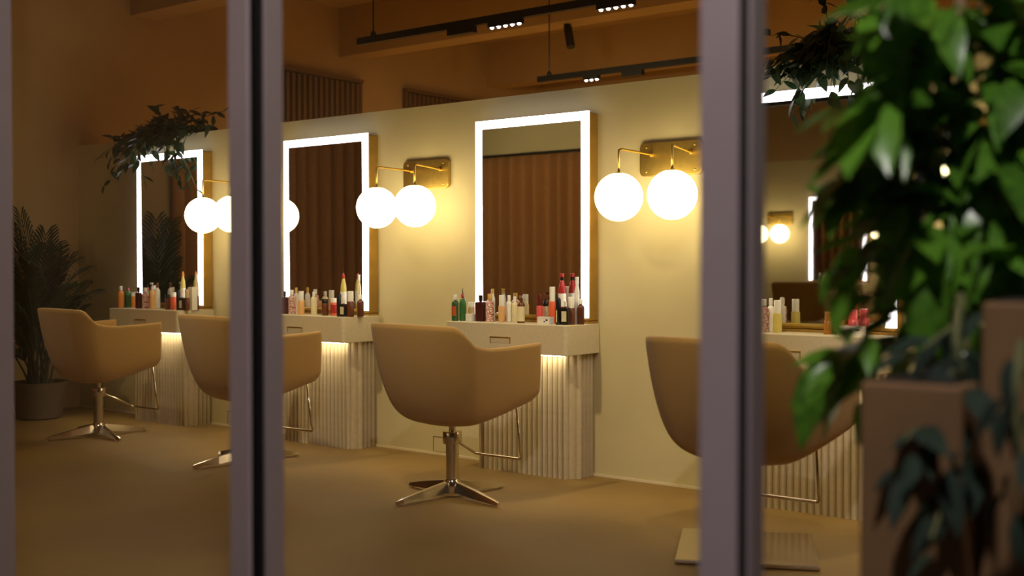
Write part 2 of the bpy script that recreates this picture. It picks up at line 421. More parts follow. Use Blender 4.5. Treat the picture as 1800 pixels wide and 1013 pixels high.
def make_chair(plate=False):
    r = empty('styling_chair')
    o = inst('tub_shell', make_tub(), r)
    s = o.modifiers.new('thick', 'SOLIDIFY'); s.thickness = .045; s.offset = -1; s.edge_crease_rim = .55; s.edge_crease_outer = .45; s.edge_crease_inner = .3
    s = o.modifiers.new('sub', 'SUBSURF'); s.levels = 2; s.render_levels = 2
    # seat cushion and front block
    MB().box(-.20, .20, -.10, .275, .46, .545).build('seat_cushion', 'fabric', r, smooth=True, bevel=.035, seg=4)
    MB().box(-.235, .235, .12, .258, .445, .48).build('seat_base', 'fabric', r, bevel=.012)
    # column
    MB().lathe([(.030, .055), (.0305, .245), (.031, .30)], 24).build('column', 'chrome', r, smooth=True)
    MB().lathe([(.043, .252), (.045, .256), (.045, .306), (.043, .31), (.020, .311)], 24).build('collar', 'chrome', r, smooth=True)
    MB().lathe([(.016, .305), (.016, .40)], 16).build('piston', 'chrome', r, smooth=True)
    # foot rest
    ft = [(.145, .300, .44), (.145, .335, .19), (.145, .345, .155), (.138, .345, .147), (.125, .345, .145), (-.125, .345, .145), (-.138, .340, .147), (-.142, .325, .156), (-.045, .02, .285)]
    MB().tube(ft, .0068, 8).build('foot_rest', 'chrome', r, smooth=True, wn=True).rotation_euler = (0, 0, R(7))
    if plate:
        b = MB().box(-.255, .255, -.255, .255, .004, .018).build('base_plate', 'chrome', r, bevel=.003); b.rotation_euler = (0, 0, R(33))
        MB().lathe([(.05, .018), (.045, .03), (.032, .06)], 24).build('base_collar', 'chrome', r, smooth=True)
    else:
        leg = MB()
        L = [(.0, .020, .030, .078), (.06, .020, .026, .072), (.18, .017, .016, .052), (.29, .012, .010, .030), (.325, .008, .008, .022)]
        vs = []; fs = []
        for x, hw, z0, z1 in L: vs += [(x, -hw, z0), (x, hw, z0), (x, hw * .55, z1), (x, -hw * .55, z1)]
        for k in range(len(L) - 1):
            for i in range(4): j = (i + 1) % 4; fs.append((4*k+i, 4*k+j, 4*k+4+j, 4*k+4+i))
        fs += [(3, 2, 1, 0), tuple(4 * (len(L) - 1) + i for i in range(4))]
        leg.add(vs, fs); leg.lathe([(.011, 0.0), (.011, .012)], 10, .305, 0)
        me = leg.mesh('leg', 'chrome')
        for k in range(4): inst('leg', me, r, (0, 0, 0), (0, 0, R(-3 + 90 * k)))
        MB().lathe([(.036, .018), (.040, .03), (.040, .075), (.032, .088)], 20).build('hub', 'chrome', r, smooth=True)
    return r
CH = [(-6.50, -.785, -7, 'caramel tub salon chair on star base beside the potted palm'), (-4.97, -.84, -7, 'caramel tub salon chair cut by the left mullion'),
      (-3.47, -.86, -7, 'caramel tub salon chair with chrome star base in the middle')]
ch = make_chair()
for i, (x, y, rz, l) in enumerate(CH):
    r = ch if i == 0 else copy_tree(ch)
    r.location = (x, y, 0); r.rotation_euler = (0, 0, R(rz)); tag(r, l, 'chair', 'caramel salon chairs')
ch4 = make_chair(True); ch4.location = (-1.925, -.945, 0); ch4.rotation_euler = (0, 0, R(-7)); tag(ch4, 'caramel tub salon chair on flat square base behind the right mullion', 'chair', 'caramel salon chairs')
c5 = copy_tree(ch); c5.location = (-5.55, YO + .95, 0); c5.rotation_euler = (0, 0, PI); tag(c5, 'caramel salon chair at the opposite wall, reflected behind the tree', 'chair', 'caramel salon chairs')

# small flush access panels low on the wall
for x, l in ((-4.348, 'flush access panel low on wall behind the middle chair'), (-6.20, 'flush access panel low on wall left of the left mullion')):
    r = empty('access_panel', (x, 0, 0)); tag(r, l, 'wall panel')
    MB().box(0, .14, -.004, -.001, .02, .1).build('panel_face', 'wall', r)
    MB().box(-.004, .144, -.005, -.001, .1, .104).box(-.004, 0, -.005, -.001, .02, .1).box(.14, .144, -.005, -.001, .02, .1).build('panel_gap', 'socket', r)

# ------------------------------------------------------------------ track lights
def track(y, x0, x1, mods, blanks, wires, label, z=2.6):
    r = empty('track_light', (x0, y, z)); tag(r, label, 'track light')
    MB().box(0, x1 - x0, -.018, .018, -.02, .025).build('rail', 'black', r)
    for x in wires:
        MB().tube([(x - x0, 0, .02), (x - x0, 0, ZC - z)], .005, 6).build('suspension_rod', 'black', r)
        MB().lathe([(.02, .025), (.02, .045), (.008, .06)], 12, x - x0, 0).build('rod_clamp', 'black', r, smooth=True)
    for a, b in blanks: MB().box(a - x0, b - x0, -.022, .022, -.06, -.02).build('driver_box', 'black', r)
    for a, b, n in mods:
        h = MB().box(a - x0 - .02, b - x0 + .02, -.022, .022, -.05, -.02).build('light_module', 'black', r)
        me = MB().lathe([(.003, -.060), (.009, -.058), (.013, -.050)], 12).mesh('lens', 'dot')
        for i in range(n): inst('lens', me, h, (a - x0 + (b - a) * i / (n - 1), 0, 0))
    return r
trA = track(.60, -5.56, 1.2, [(-4.40, -4.19, 5), (-3.60, -3.40, 5), (-1.9, -1.7, 5)], [(-4.75, -4.54)], [-5.42, -2.6, -.4], 'nearer black suspended track with round lenses, top of view')
trB = track(2.60, -5.52, 1.2, [(-5.05, -4.95, 3), (-3.2, -3.0, 5)], [(-4.71, -4.53)], [-5.41, -2.4], 'farther black suspended track just above the half-height wall')
# cylinder spot on the beam
r = empty('cylinder_spotlight', (-5.42, 2.87, 3.085)); tag(r, 'small tilted black cylinder spotlight under the ceiling beam', 'spotlight')
MB().lathe([(.02, -.03), (.03, -.02), (.03, 0)], 14).build('mount', 'black', r, smooth=True)
MB().lathe([(.033, -.2), (.035, -.195), (.035, -.01), (.03, 0)], 18).build('spot_body', 'black', r, smooth=True, loc=(0, 0, -.015)).rotation_euler = (R(-10), R(-18), 0)

# room spots on a third track above the chairs, out of frame
tr = track(-2.05, -7.2, 1.0, [(-6.6, -6.4, 5), (-5.0, -4.8, 5), (-3.4, -3.2, 5), (-1.8, -1.6, 5)], [], [-6.8, -3.6, -.4], 'black suspended track above the chairs, out of frame')
def spot(parent, loc, aim, watts, size, col):
    l_ = bpy.data.lights.new('track_spot', 'SPOT'); l_.energy = watts; l_.color = col; l_.spot_size = R(size); l_.spot_blend = .9; l_.shadow_soft_size = .05
    o = bpy.data.objects.new('track_spot', l_); C.objects.link(o); o.parent = parent
    o.location = Vector(loc) - parent.location
    o.rotation_euler = (Vector(aim) - Vector(loc)).to_track_quat('-Z', 'Y').to_euler()
for x, k in ((-6.5, .4), (-4.9, 1.15), (-3.3, 1.3), (-1.7, 1.3)): spot(tr, (x, -2.05, 2.5), (x - .1, 0, .15), SPOT_W * k * .92, 50, (1, .80, .46))
trFill = track(-5.6, -5.4, -2.9, [(-5.2, -5.0, 5), (-3.6, -3.4, 5)], [], [-5.2, -3.2], 'added black fill-light track deeper in the room, unseen, out of frame')  # added unseen track; its spots fill the chair backs and reflected curtains
spot(trFill, (-5.1, -5.6, 2.5), (-7.9, -3.2, 1.5), SPOT_W * .9, 62, (1, .76, .42))
spot(trFill, (-3.5, -5.6, 2.5), (-4.2, -3.4, 0), SPOT_W * .5, 70, (1, .76, .42))
spot(tr, (-6.5, -2.05, 2.5), (-7.0, -4.75, 1.75), SPOT_W * 1.3, 60, (1, .80, .44))
for x in (-4.3, -1.8): spot(trA, (x, .6, 2.5), (x - 1.0, 2.2, 0), SPOT_W * 3, 140, (1, .74, .42))
for x in (-5.0, -3.1): spot(trB, (x, 2.6, 2.5), (x - .6, 3.4, 0), SPOT_W * 3, 140, (1, .74, .42))

# ------------------------------------------------------------------ bottles
_pm = {}
def cmat(c, rough=.22):
    if isinstance(c, str): return M[c]
    k = (c, rough)
    if k not in _pm: _pm[k] = mat('product_%d' % len(_pm), c, rough)
    return _pm[k]
M['pattern'] = pattern_mat('patterned_wrap', (.80, .66, .58), (.45, .10, .10))
COL = dict(green=(.045, .17, .045), dkgreen=(.025, .10, .035), white=(.82, .80, .74), red=(.38, .025, .025), plum=(.065, .012, .012), black=(.010, .010, .012), pale=(.78, .44, .18),
           cream=(.74, .66, .42), brown=(.13, .035, .012), pink=(.70, .10, .10), redorange=(.75, .13, .05), clear=(.72, .72, .66), amber=(.10, .028, .012), orange=(.72, .26, .05), gold=(.62, .40, .10),
           yellow=(.62, .52, .14), emblem=(.50, .10, .03), tan=(.55, .38, .2), jaramber=(.35, .13, .02), maroon=(.10, .010, .010))
PH = {1: 'on the vanity beside the palm', 2: 'on the second vanity from the palm', 3: 'on the middle vanity', 4: 'on the vanity behind the tree', 5: 'on the opposite vanity, reflected behind tree'}
def product(st, name, kind, x, y, h, wd, body, cap, lab, label, cat):
    c = lambda k: cmat('pattern') if k == 'pattern' else cmat(COL[k])
    r = empty(name, (x, y, .7872 if st != 4 or True else 0)); tag(r, label + ' ' + PH[st], cat, 'hair products on the vanities')
    q = wd / 2
    def band(z0, z1, rr, m, nm='label'): MB().lathe([(rr, z0), (rr, z1)], 18, cap=False).build(nm, c(m), r, smooth=True)
    if kind == 'round':      # cylinder, shoulder, cap
        MB().lathe([(q * .94, 0), (q, .004), (q, h * .66), (q * .9, h * .72), (q * .42, h * .78), (q * .42, h * .82)], 18).build('bottle_body', c(body), r, smooth=True)
        MB().lathe([(q * .52, h * .80), (q * .52, h * .985), (q * .45, h)], 16).build('cap', c(cap), r, smooth=True)
        if lab: band(h * .12, h * .58, q * 1.015, lab)
    elif kind == 'broad':    # straight body with wide cap
        MB().lathe([(q * .94, 0), (q, .004), (q, h * .58), (q * .93, h * .60)], 18).build('bottle_body', c(body), r, smooth=True)
        MB().lathe([(q * .82, h * .60), (q * .82, h * .98), (q * .76, h)], 18).build('cap', c(cap), r, smooth=True)
        if lab: band(h * .12, h * .5, q * 1.015, lab)
    elif kind == 'square':
        MB().box(-q, q, -q * .7, q * .7, 0, h * .74).build('bottle_body', c(body), r, bevel=q * .22)
        MB().lathe([(q * .30, h * .73), (q * .30, h * .80)], 14).build('neck', c(body), r, smooth=True)
        MB().lathe([(q * .42, h * .78), (q * .42, h)], 16).build('cap', c(cap), r, smooth=True)
        if lab: MB().box(-q * .72, q * .72, -q * .71, -q * .69, h * .14, h * .58).build('label', c(lab), r)
    elif kind == 'pump':
        MB().lathe([(q * .94, 0), (q, .004), (q, h * .60), (q * .8, h * .68), (q * .4, h * .74)], 18).build('bottle_body', c(body), r, smooth=True)
        MB().lathe([(q * .45, h * .74), (q * .45, h * .84), (q * .16, h * .85), (q * .16, h * .93)], 14).build('pump_collar', c(cap), r, smooth=True)
        MB().box(-q * 1.0, q * .35, -q * .28, q * .28, h * .93, h).build('pump_head', c(cap), r, bevel=.002)
        if lab: band(h * .06, h * .56, q * 1.015, lab)
    elif kind == 'jar':
        MB().lathe([(q * .92, 0), (q, .004), (q, h * .70), (q * .9, h * .74)], 20).build('jar_body', c(body), r, smooth=True)
        MB().lathe([(q * .96, h * .74), (q * .96, h * .98), (q * .9, h)], 20).build('lid', c(cap), r, smooth=True)
        if lab: band(h * .14, h * .62, q * 1.015, lab)
    elif kind == 'tube':
        MB().lathe([(q * .95, 0), (q, .003), (q, h * .94), (q * .8, h)], 16).build('bottle_body', c(body), r, smooth=True)
        MB().lathe([(q * .55, h * .97), (q * .5, h * 1.03)], 14).build('cap', c(cap), r, smooth=True)
        if lab: MB().box(-q * .35, q * .1, -q * 1.02, -q * .9, h * .1, h * .55).build('label', c(lab), r)
    elif kind == 'slim':
        MB().lathe([(q * .9, 0), (q, .004), (q, h * .70), (q * .62, h * .80), (q * .55, h * .86)], 16).build('bottle_body', c(body), r, smooth=True)
        MB().lathe([(q * .66, h * .85), (q * .66, h)], 16).build('cap', c(cap), r, smooth=True)
        if lab: band(h * .10, h * .5, q * 1.02, lab)
    elif kind == 'flask':    # straight body, long shoulder, dark collar, small cap
        MB().lathe([(q * .94, 0), (q, .004), (q, h * .62), (q * .93, h * .70), (q * .62, h * .81), (q * .46, h * .86)], 18).build('bottle_body', c(body), r, smooth=True)
        MB().lathe([(q * .46, h * .86), (q * .46, h * .925)], 14).build('collar', c('black'), r, smooth=True)
        MB().lathe([(q * .56, h * .925), (q * .58, h * .985), (q * .5, h)], 14).build('cap', c(cap), r, smooth=True)
        if lab: band(h * .34, h * .60, q * 1.02, lab)
    elif kind == 'tall':     # tapered tall bottle with tip
        MB().lathe([(q * .94, 0), (q, .004), (q, h * .60), (q * .86, h * .72), (q * .45, h * .85), (q * .38, h * .88)], 18).build('bottle_body', c(body), r, smooth=True)
        MB().lathe([(q * .48, h * .87), (q * .48, h * .94), (q * .30, h * .96), (q * .22, h)], 14).build('cap', c(cap), r, smooth=True)
        if lab: band(h * .28, h * .56, q * 1.02, lab)
    elif kind == 'spout':
        MB().lathe([(q * .94, 0), (q, .004), (q, h * .58), (q * .8, h * .66), (q * .4, h * .70)], 18).build('bottle_body', c(body), r, smooth=True)
        MB().lathe([(q * .46, h * .69), (q * .46, h * .80), (q * .3, h * .83)], 14).build('cap', c(cap), r, smooth=True)
        MB().lathe([(q * .15, h * .82), (q * .06, h)], 8).build('nozzle', c('black' if cap == 'red' else cap), r, smooth=True)
        if lab: band(h * .10, h * .52, q * 1.015, lab)
    elif kind == 'box':
        MB().box(-q, q, -.022, .022, 0, h).build('carton', c(body), r, bevel=.001)
        MB().box(-q * 1.01, q * 1.01, -.0225, .0225, h * .86, h * .9).build('flap_edge', c(cap), r)
        if wd > .06: MB().box(q * .1, q * .35, -.0228, -.021, h * .3, h * .42).box(q * .45, q * .8, -.0228, -.021, h * .5, h * .66).build('print', c('black'), r)
    if name == 'green_bottle' and st == 3 and kind == 'round':
        a = [(q * 1.03 * math.sin(R(t)), -q * 1.03 * math.cos(R(t))) for t in (-45, -20, 5, 30, 55)]
        MB().add([(px, py, h * .20) for px, py in a] + [(px, py, h * .56) for px, py in a], [(i, i+1, i+6, i+5) for i in range(4)]).build('emblem', c('emblem'), r, smooth=True)
    return r
for row in [
    (3, 'green_bottle', 'round', -3.982, -0.24, 0.142, 0.038, 'dkgreen', 'white', None, 'dark green bottle with orange emblem', 'bottle'),
    (3, 'green_bottle', 'spout', -3.959, -0.204, 0.175, 0.038, 'green', 'red', 'green', 'green bottle with red nozzle', 'bottle'),
    (3, 'carton', 'box', -3.889, -0.218, 0.039, 0.04, 'white', 'white', None, 'tiny white carton beside green bottles', 'box'),
    (3, 'tin_jar', 'jar', -3.945, -0.146, 0.1, 0.037, 'tan', 'white', 'tan', 'small tan jar with white lid', 'jar'),
    (3, 'plum_bottle', 'square', -3.834, -0.204, 0.14, 0.051, 'plum', 'black', None, 'square plum bottle with black cap', 'bottle'),
    (3, 'patterned_bottle', 'round', -3.777, -0.197, 0.147, 0.045, 'pattern', 'gold', None, 'pink patterned bottle', 'bottle'),
    (3, 'corked_bottle', 'slim', -3.81, -0.132, 0.173, 0.027, 'clear', 'gold', None, 'slim clear corked bottle', 'bottle'),
    (3, 'pale_bottle', 'broad', -3.702, -0.19, 0.142, 0.036, 'pale', 'white', None, 'pale orange bottle with white cap', 'bottle'),
    (3, 'white_bottle', 'round', -3.693, -0.139, 0.141, 0.033, 'white', 'white', None, 'plain white bottle', 'bottle'),
    (3, 'ivory_bottle', 'round', -3.66, -0.132, 0.135, 0.033, 'cream', 'white', None, 'ivory bottle with white cap', 'bottle'),
    (3, 'pump_bottle', 'pump', -3.559, -0.211, 0.153, 0.04, 'brown', 'brown', 'cream', 'brown pump bottle with cream label', 'bottle'),
    (3, 'pink_bottle', 'broad', -3.461, -0.182, 0.151, 0.032, 'pink', 'maroon', 'pink', 'pink bottle with maroon cap', 'bottle'),
    (3, 'dark_bottle', 'round', -3.46, -0.132, 0.15, 0.029, 'black', 'brown', 'cream', 'small dark bottle with cream label', 'bottle'),
    (3, 'orange_red_bottle', 'broad', -3.406, -0.146, 0.189, 0.037, 'redorange', 'white', None, 'orange red bottle with tall white cap', 'bottle'),
    (3, 'tall_red_bottle', 'flask', -3.355, -0.132, 0.257, 0.041, 'red', 'red', 'white', 'tall red bottle with white label', 'bottle'),
    (3, 'black_bottle', 'tube', -3.307, -0.233, 0.132, 0.027, 'black', 'black', 'cream', 'narrow black tube bottle', 'bottle'),
    (3, 'squat_black_bottle', 'square', -3.268, -0.226, 0.118, 0.041, 'black', 'white', 'cream', 'squat black bottle with cream label', 'bottle'),
    (3, 'brown_bottle', 'broad', -3.259, -0.19, 0.14, 0.037, 'brown', 'white', None, 'brown bottle with broad white cap', 'bottle'),
    (3, 'slim_bottle', 'slim', -3.264, -0.132, 0.24, 0.026, 'clear', 'white', None, 'very tall slim clear bottle', 'bottle'),
    (3, 'amber_bottle', 'round', -3.235, -0.139, 0.128, 0.037, 'amber', 'white', None, 'small amber bottle with white cap', 'bottle'),
    (3, 'carton', 'box', -3.386, -0.233, 0.038, 0.072, 'white', 'white', None, 'low flat white carton in front', 'box'),
    (2, 'amber_jar', 'jar', -5.485, -0.168, 0.11, 0.046, 'jaramber', 'white', None, 'amber jar with white lid, next to mullion,', 'jar'),
    (2, 'plum_bottle', 'square', -5.385, -0.211, 0.141, 0.04, 'plum', 'black', None, 'square plum bottle with black cap', 'bottle'),
    (2, 'patterned_bottle', 'round', -5.353, -0.182, 0.148, 0.046, 'pattern', 'white', None, 'pink patterned bottle', 'bottle'),
    (2, 'white_bottle', 'round', -5.368, -0.132, 0.161, 0.032, 'white', 'gold', None, 'tall white bottle with gold cap', 'bottle'),
    (2, 'pale_bottle', 'broad', -5.236, -0.211, 0.143, 0.04, 'pale', 'white', None, 'pale orange bottle with white cap', 'bottle'),
    (2, 'ivory_bottle', 'round', -5.209, -0.132, 0.138, 0.038, 'cream', 'white', None, 'ivory bottle with white cap', 'bottle'),
    (2, 'brown_jar', 'jar', -5.033, -0.204, 0.098, 0.041, 'brown', 'black', None, 'dark brown jar', 'jar'),
    (2, 'red_jar', 'jar', -4.974, -0.19, 0.105, 0.039, 'redorange', 'white', 'red', 'red jar with white lid', 'jar'),
    (2, 'black_bottle', 'tube', -4.862, -0.254, 0.132, 0.028, 'black', 'black', None, 'narrow black tube bottle', 'bottle'),
    (2, 'squat_black_bottle', 'square', -4.831, -0.247, 0.099, 0.04, 'black', 'white', 'cream', 'squat black bottle with cream label', 'bottle'),
    (2, 'brown_bottle', 'broad', -4.796, -0.226, 0.149, 0.043, 'brown', 'white', None, 'brown bottle with broad white cap', 'bottle'),
    (2, 'yellow_bottle', 'tall', -4.936, -0.146, 0.254, 0.037, 'yellow', 'red', 'white', 'tall yellow bottle with red tip', 'bottle'),
    (2, 'slim_bottle', 'slim', -4.821, -0.132, 0.244, 0.022, 'cream', 'white', None, 'very tall slim bottle', 'bottle'),
    (2, 'amber_bottle', 'round', -4.772, -0.168, 0.125, 0.04, 'amber', 'white', None, 'small amber bottle with white cap', 'bottle'),
    (1, 'orange_bottle', 'round', -7.097, -0.226, 0.154, 0.04, 'orange', 'white', None, 'orange bottle with white domed cap', 'bottle'),
    (1, 'green_bottle', 'spout', -7.099, -0.168, 0.17, 0.044, 'green', 'red', 'dkgreen', 'green bottle with red tip', 'bottle'),
    (1, 'orange_jar', 'jar', -7.074, -0.139, 0.109, 0.036, 'orange', 'white', None, 'little orange jar with white lid', 'jar'),
    (1, 'plum_bottle', 'square', -6.897, -0.218, 0.149, 0.042, 'plum', 'black', None, 'square plum bottle with black cap', 'bottle'),
    (1, 'patterned_bottle', 'round', -6.846, -0.197, 0.145, 0.049, 'pattern', 'white', None, 'pink patterned bottle', 'bottle'),
    (1, 'pump_bottle', 'pump', -6.757, -0.204, 0.181, 0.037, 'pale', 'white', None, 'pale amber pump bottle', 'bottle'),
    (1, 'white_bottle', 'round', -6.791, -0.139, 0.18, 0.036, 'white', 'brown', None, 'white bottle with brown cap', 'bottle'),
    (1, 'brown_jar', 'jar', -6.551, -0.226, 0.102, 0.035, 'brown', 'black', None, 'dark brown jar', 'jar'),
    (1, 'red_jar', 'jar', -6.499, -0.218, 0.118, 0.04, 'redorange', 'white', None, 'red jar with white lid', 'jar'),
    (1, 'black_bottle', 'tube', -6.396, -0.254, 0.128, 0.027, 'black', 'black', None, 'narrow black tube bottle', 'bottle'),
    (1, 'squat_black_bottle', 'square', -6.365, -0.247, 0.113, 0.038, 'black', 'white', 'cream', 'squat black bottle with cream label', 'bottle'),
    (1, 'brown_bottle', 'broad', -6.339, -0.226, 0.14, 0.034, 'brown', 'tan', None, 'brown bottle with tan cap', 'bottle'),
    (1, 'carton', 'box', -6.356, -0.168, 0.154, 0.042, 'white', 'white', None, 'upright white carton', 'box'),
    (1, 'amber_bottle', 'round', -6.358, -0.139, 0.127, 0.04, 'amber', 'white', None, 'small amber bottle with white cap', 'bottle'),
    (1, 'yellow_bottle', 'tall', -6.501, -0.139, 0.26, 0.035, 'yellow', 'orange', 'white', 'tall yellow bottle with white label', 'bottle'),
    (1, 'slim_bottle', 'slim', -6.358, -0.132, 0.241, 0.023, 'cream', 'white', None, 'very tall slim bottle', 'bottle'),
    (4, 'patterned_bottle', 'round', -2.217, -0.182, 0.147, 0.043, 'pattern', 'white', None, 'pink patterned bottle', 'bottle'),
    (4, 'white_bottle', 'round', -2.201, -0.146, 0.151, 0.031, 'white', 'white', None, 'white bottle', 'bottle'),
    (4, 'olive_bottle', 'broad', -2.152, -0.182, 0.143, 0.04, 'yellow', 'white', None, 'olive yellow bottle with white cap', 'bottle'),
    (4, 'amber_bottle', 'broad', -1.918, -0.182, 0.098, 0.037, 'jaramber', 'jaramber', None, 'brown amber bottle', 'bottle'),
    (4, 'brown_bottle', 'broad', -1.875, -0.168, 0.126, 0.049, 'brown', 'jaramber', 'jaramber', 'larger amber brown bottle', 'bottle'),
    (4, 'carton', 'box', -1.806, -0.204, 0.041, 0.106, 'white', 'white', None, 'flat white carton', 'box'),
    (4, 'red_bottle', 'broad', -1.821, -0.146, 0.107, 0.044, 'pink', 'pink', None, 'bright pink red bottle', 'bottle')]:
    product(*row)
# tiny products on the opposite vanity, seen in the mirror
rb = random.Random(4)
opp = [('dark_bottle', 'round', 'brown', 'white', 'dark brown bottle'), ('white_bottle', 'round', 'white', 'white', 'white bottle'), ('red_bottle', 'broad', 'redorange', 'white', 'red orange bottle'),
       ('amber_jar', 'jar', 'jaramber', 'white', 'amber jar'), ('black_bottle', 'tube', 'black', 'black', 'black tube bottle'), ('cream_bottle', 'pump', 'cream', 'brown', 'cream pump bottle'), ('green_bottle', 'round', 'green', 'white', 'green bottle')]
for i, (n_, k_, b_, c_, l_) in enumerate(opp):
    o = product(5, n_, k_, -5.22 - i * .075, YO + .16 + rb.uniform(0, .06), rb.uniform(.12, .17), .042, b_, c_, None, l_, 'jar' if k_ == 'jar' else 'bottle')

# ------------------------------------------------------------------ plants
def leaf_mesh(name, m, L=1., W=.42, droop=.18, fold=.10):
    st = [(0, .0), (.12, .55), (.35, 1.), (.62, .82), (.85, .36), (1., 0.)]
    vs = []; fs = []
    for t, k in st:
        z = -droop * t * t
        vs += [(t * L, -W / 2 * k, z + fold * k * W), (t * L, 0, z), (t * L, W / 2 * k, z + fold * k * W)]
    for i in range(len(st) - 1):
        a = 3 * i; fs += [(a, a+1, a+4, a+3), (a+1, a+2, a+5, a+4)]
    mb = MB().add(vs, fs); me = bpy.data.meshes.new(name); me.from_pydata(mb.v, [], mb.f); me.materials.append(M[m])
    me.polygons.foreach_set('use_smooth', [True] * len(me.polygons)); return me
def leaf_basis(d, up):
    d = d.normalized(); s = up.cross(d)
    if s.length < 1e-3: s = Vector((1, 0, 0)).cross(d)
    s.normalize(); n = d.cross(s); n.normalize()
    return Matrix((d, s, n)).transposed()
def place_leaves(items, meshes, parent, limit=300, name='leaf', bulk_mat='leaf'):
    items = sorted(items, key=lambda t: t[3])          # nearest first
    for p, d, up, key, s, mi in items[:limit]:
        o = bpy.data.objects.new(name, meshes[mi]); C.objects.link(o); o.parent = parent
        o.matrix_local = Matrix.Translation(p) @ leaf_basis(d, up).to_4x4() @ Matrix.Diagonal((s, s, s, 1))
    rest = items[limit:]
    if rest:
        mb = MB()
        for p, d, up, key, s, mi in rest:
            me = meshes[mi]; B = leaf_basis(d, up)
            mb.add([p + B @ (v.co * s) for v in me.vertices], [tuple(f.vertices) for f in me.polygons])
        me = bpy.data.meshes.new('foliage'); me.from_pydata(mb.v, [], mb.f); me.materials.append(M[bulk_mat])
        me.polygons.foreach_set('use_smooth', [True] * len(me.polygons))
        o = bpy.data.objects.new('foliage', me); C.objects.link(o); o.parent = parent; o['kind'] = 'stuff'
camp = Vector(cam.location)

# climbers spilling over the top of the half-height wall
leafS = [leaf_mesh('climber_leaf', 'leafdark', W=w_, droop=d_) for w_, d_ in ((.46, .15), (.52, .25), (.40, .1))]
def climber(x, y, z, label, seed, nst, reach, nl, up_=1.0):
    rnd = random.Random(seed)
    r = empty('climbing_plant', (x, y, z)); tag(r, label, 'plant', 'plants on top of the wall')
    MB().lathe([(.075, 0), (.085, .01), (.095, .05), (.09, .054), (.085, .046)], 20).build('pot', 'pot', r, smooth=True)
    MB().lathe([(.084, .040), (.02, .046)], 16).build('soil', 'soil', r)
    items = []; mb = MB()
    for k in range(nst):
        az = rnd.uniform(0, 2 * PI); L = reach * rnd.uniform(.45, 1.0); lift = rnd.uniform(.04, .34) * up_
        if k < nst * .62: az = -PI / 2 + rnd.uniform(-1.45, 1.45)
        front = math.sin(az) < .1
        if front and k % 4: lift *= .35
        if k % 3 == 0: L *= .5
        drop = (lift * 1.7 + L * rnd.uniform(.25, .95)) if front else lift * .8
        p0 = Vector((rnd.uniform(-.06, .06), rnd.uniform(-.06, .03), .045)); pts = []
        for i in range(8):
            t = i / 7
            v = p0 + Vector((math.cos(az) * L * 1.2 * t, math.sin(az) * L * .9 * t, lift * 1.7 * t - drop * t * t))
            if v.y > -.13: v.z = max(v.z, .035)          # rests on the wall top until it is past the edge
            elif v.z < -.08: v.y = min(v.y, -.235)       # hangs clear of the mirror
            pts.append(v)
        mb.tube(pts, [.004 - .0025 * i / 7 for i in range(8)], 5)
        for i in range(nl):
            t = .18 + .82 * (i + rnd.random()) / nl; q = t * 7; j = min(6, int(q)); p = pts[j].lerp(pts[j+1], q - j)
            tg = (pts[j+1] - pts[j]).normalized()
            d = tg * .5 + Vector((rnd.uniform(-1, 1), rnd.uniform(-1, .6), rnd.uniform(-.9, .4)))
            up = Vector((rnd.uniform(-.7, .7), rnd.uniform(-1.1, .2), .8))
            items.append((p, d, up, rnd.random(), rnd.uniform(.066, .104), rnd.randrange(3)))
    mb.build('stems', 'stem', r, smooth=True, wn=True)
    place_leaves(items, leafS, r, 298, bulk_mat='leafdark')
    return r
climber(-6.95, .10, 2.004, 'dark green climber spilling over wall top above the left mirror', 11, 84, .52, 10, .72)
climber(-1.98, .10, 2.004, 'dark green climber on wall top above the mirror by the tree', 23, 54, .42, 10, 1.0)

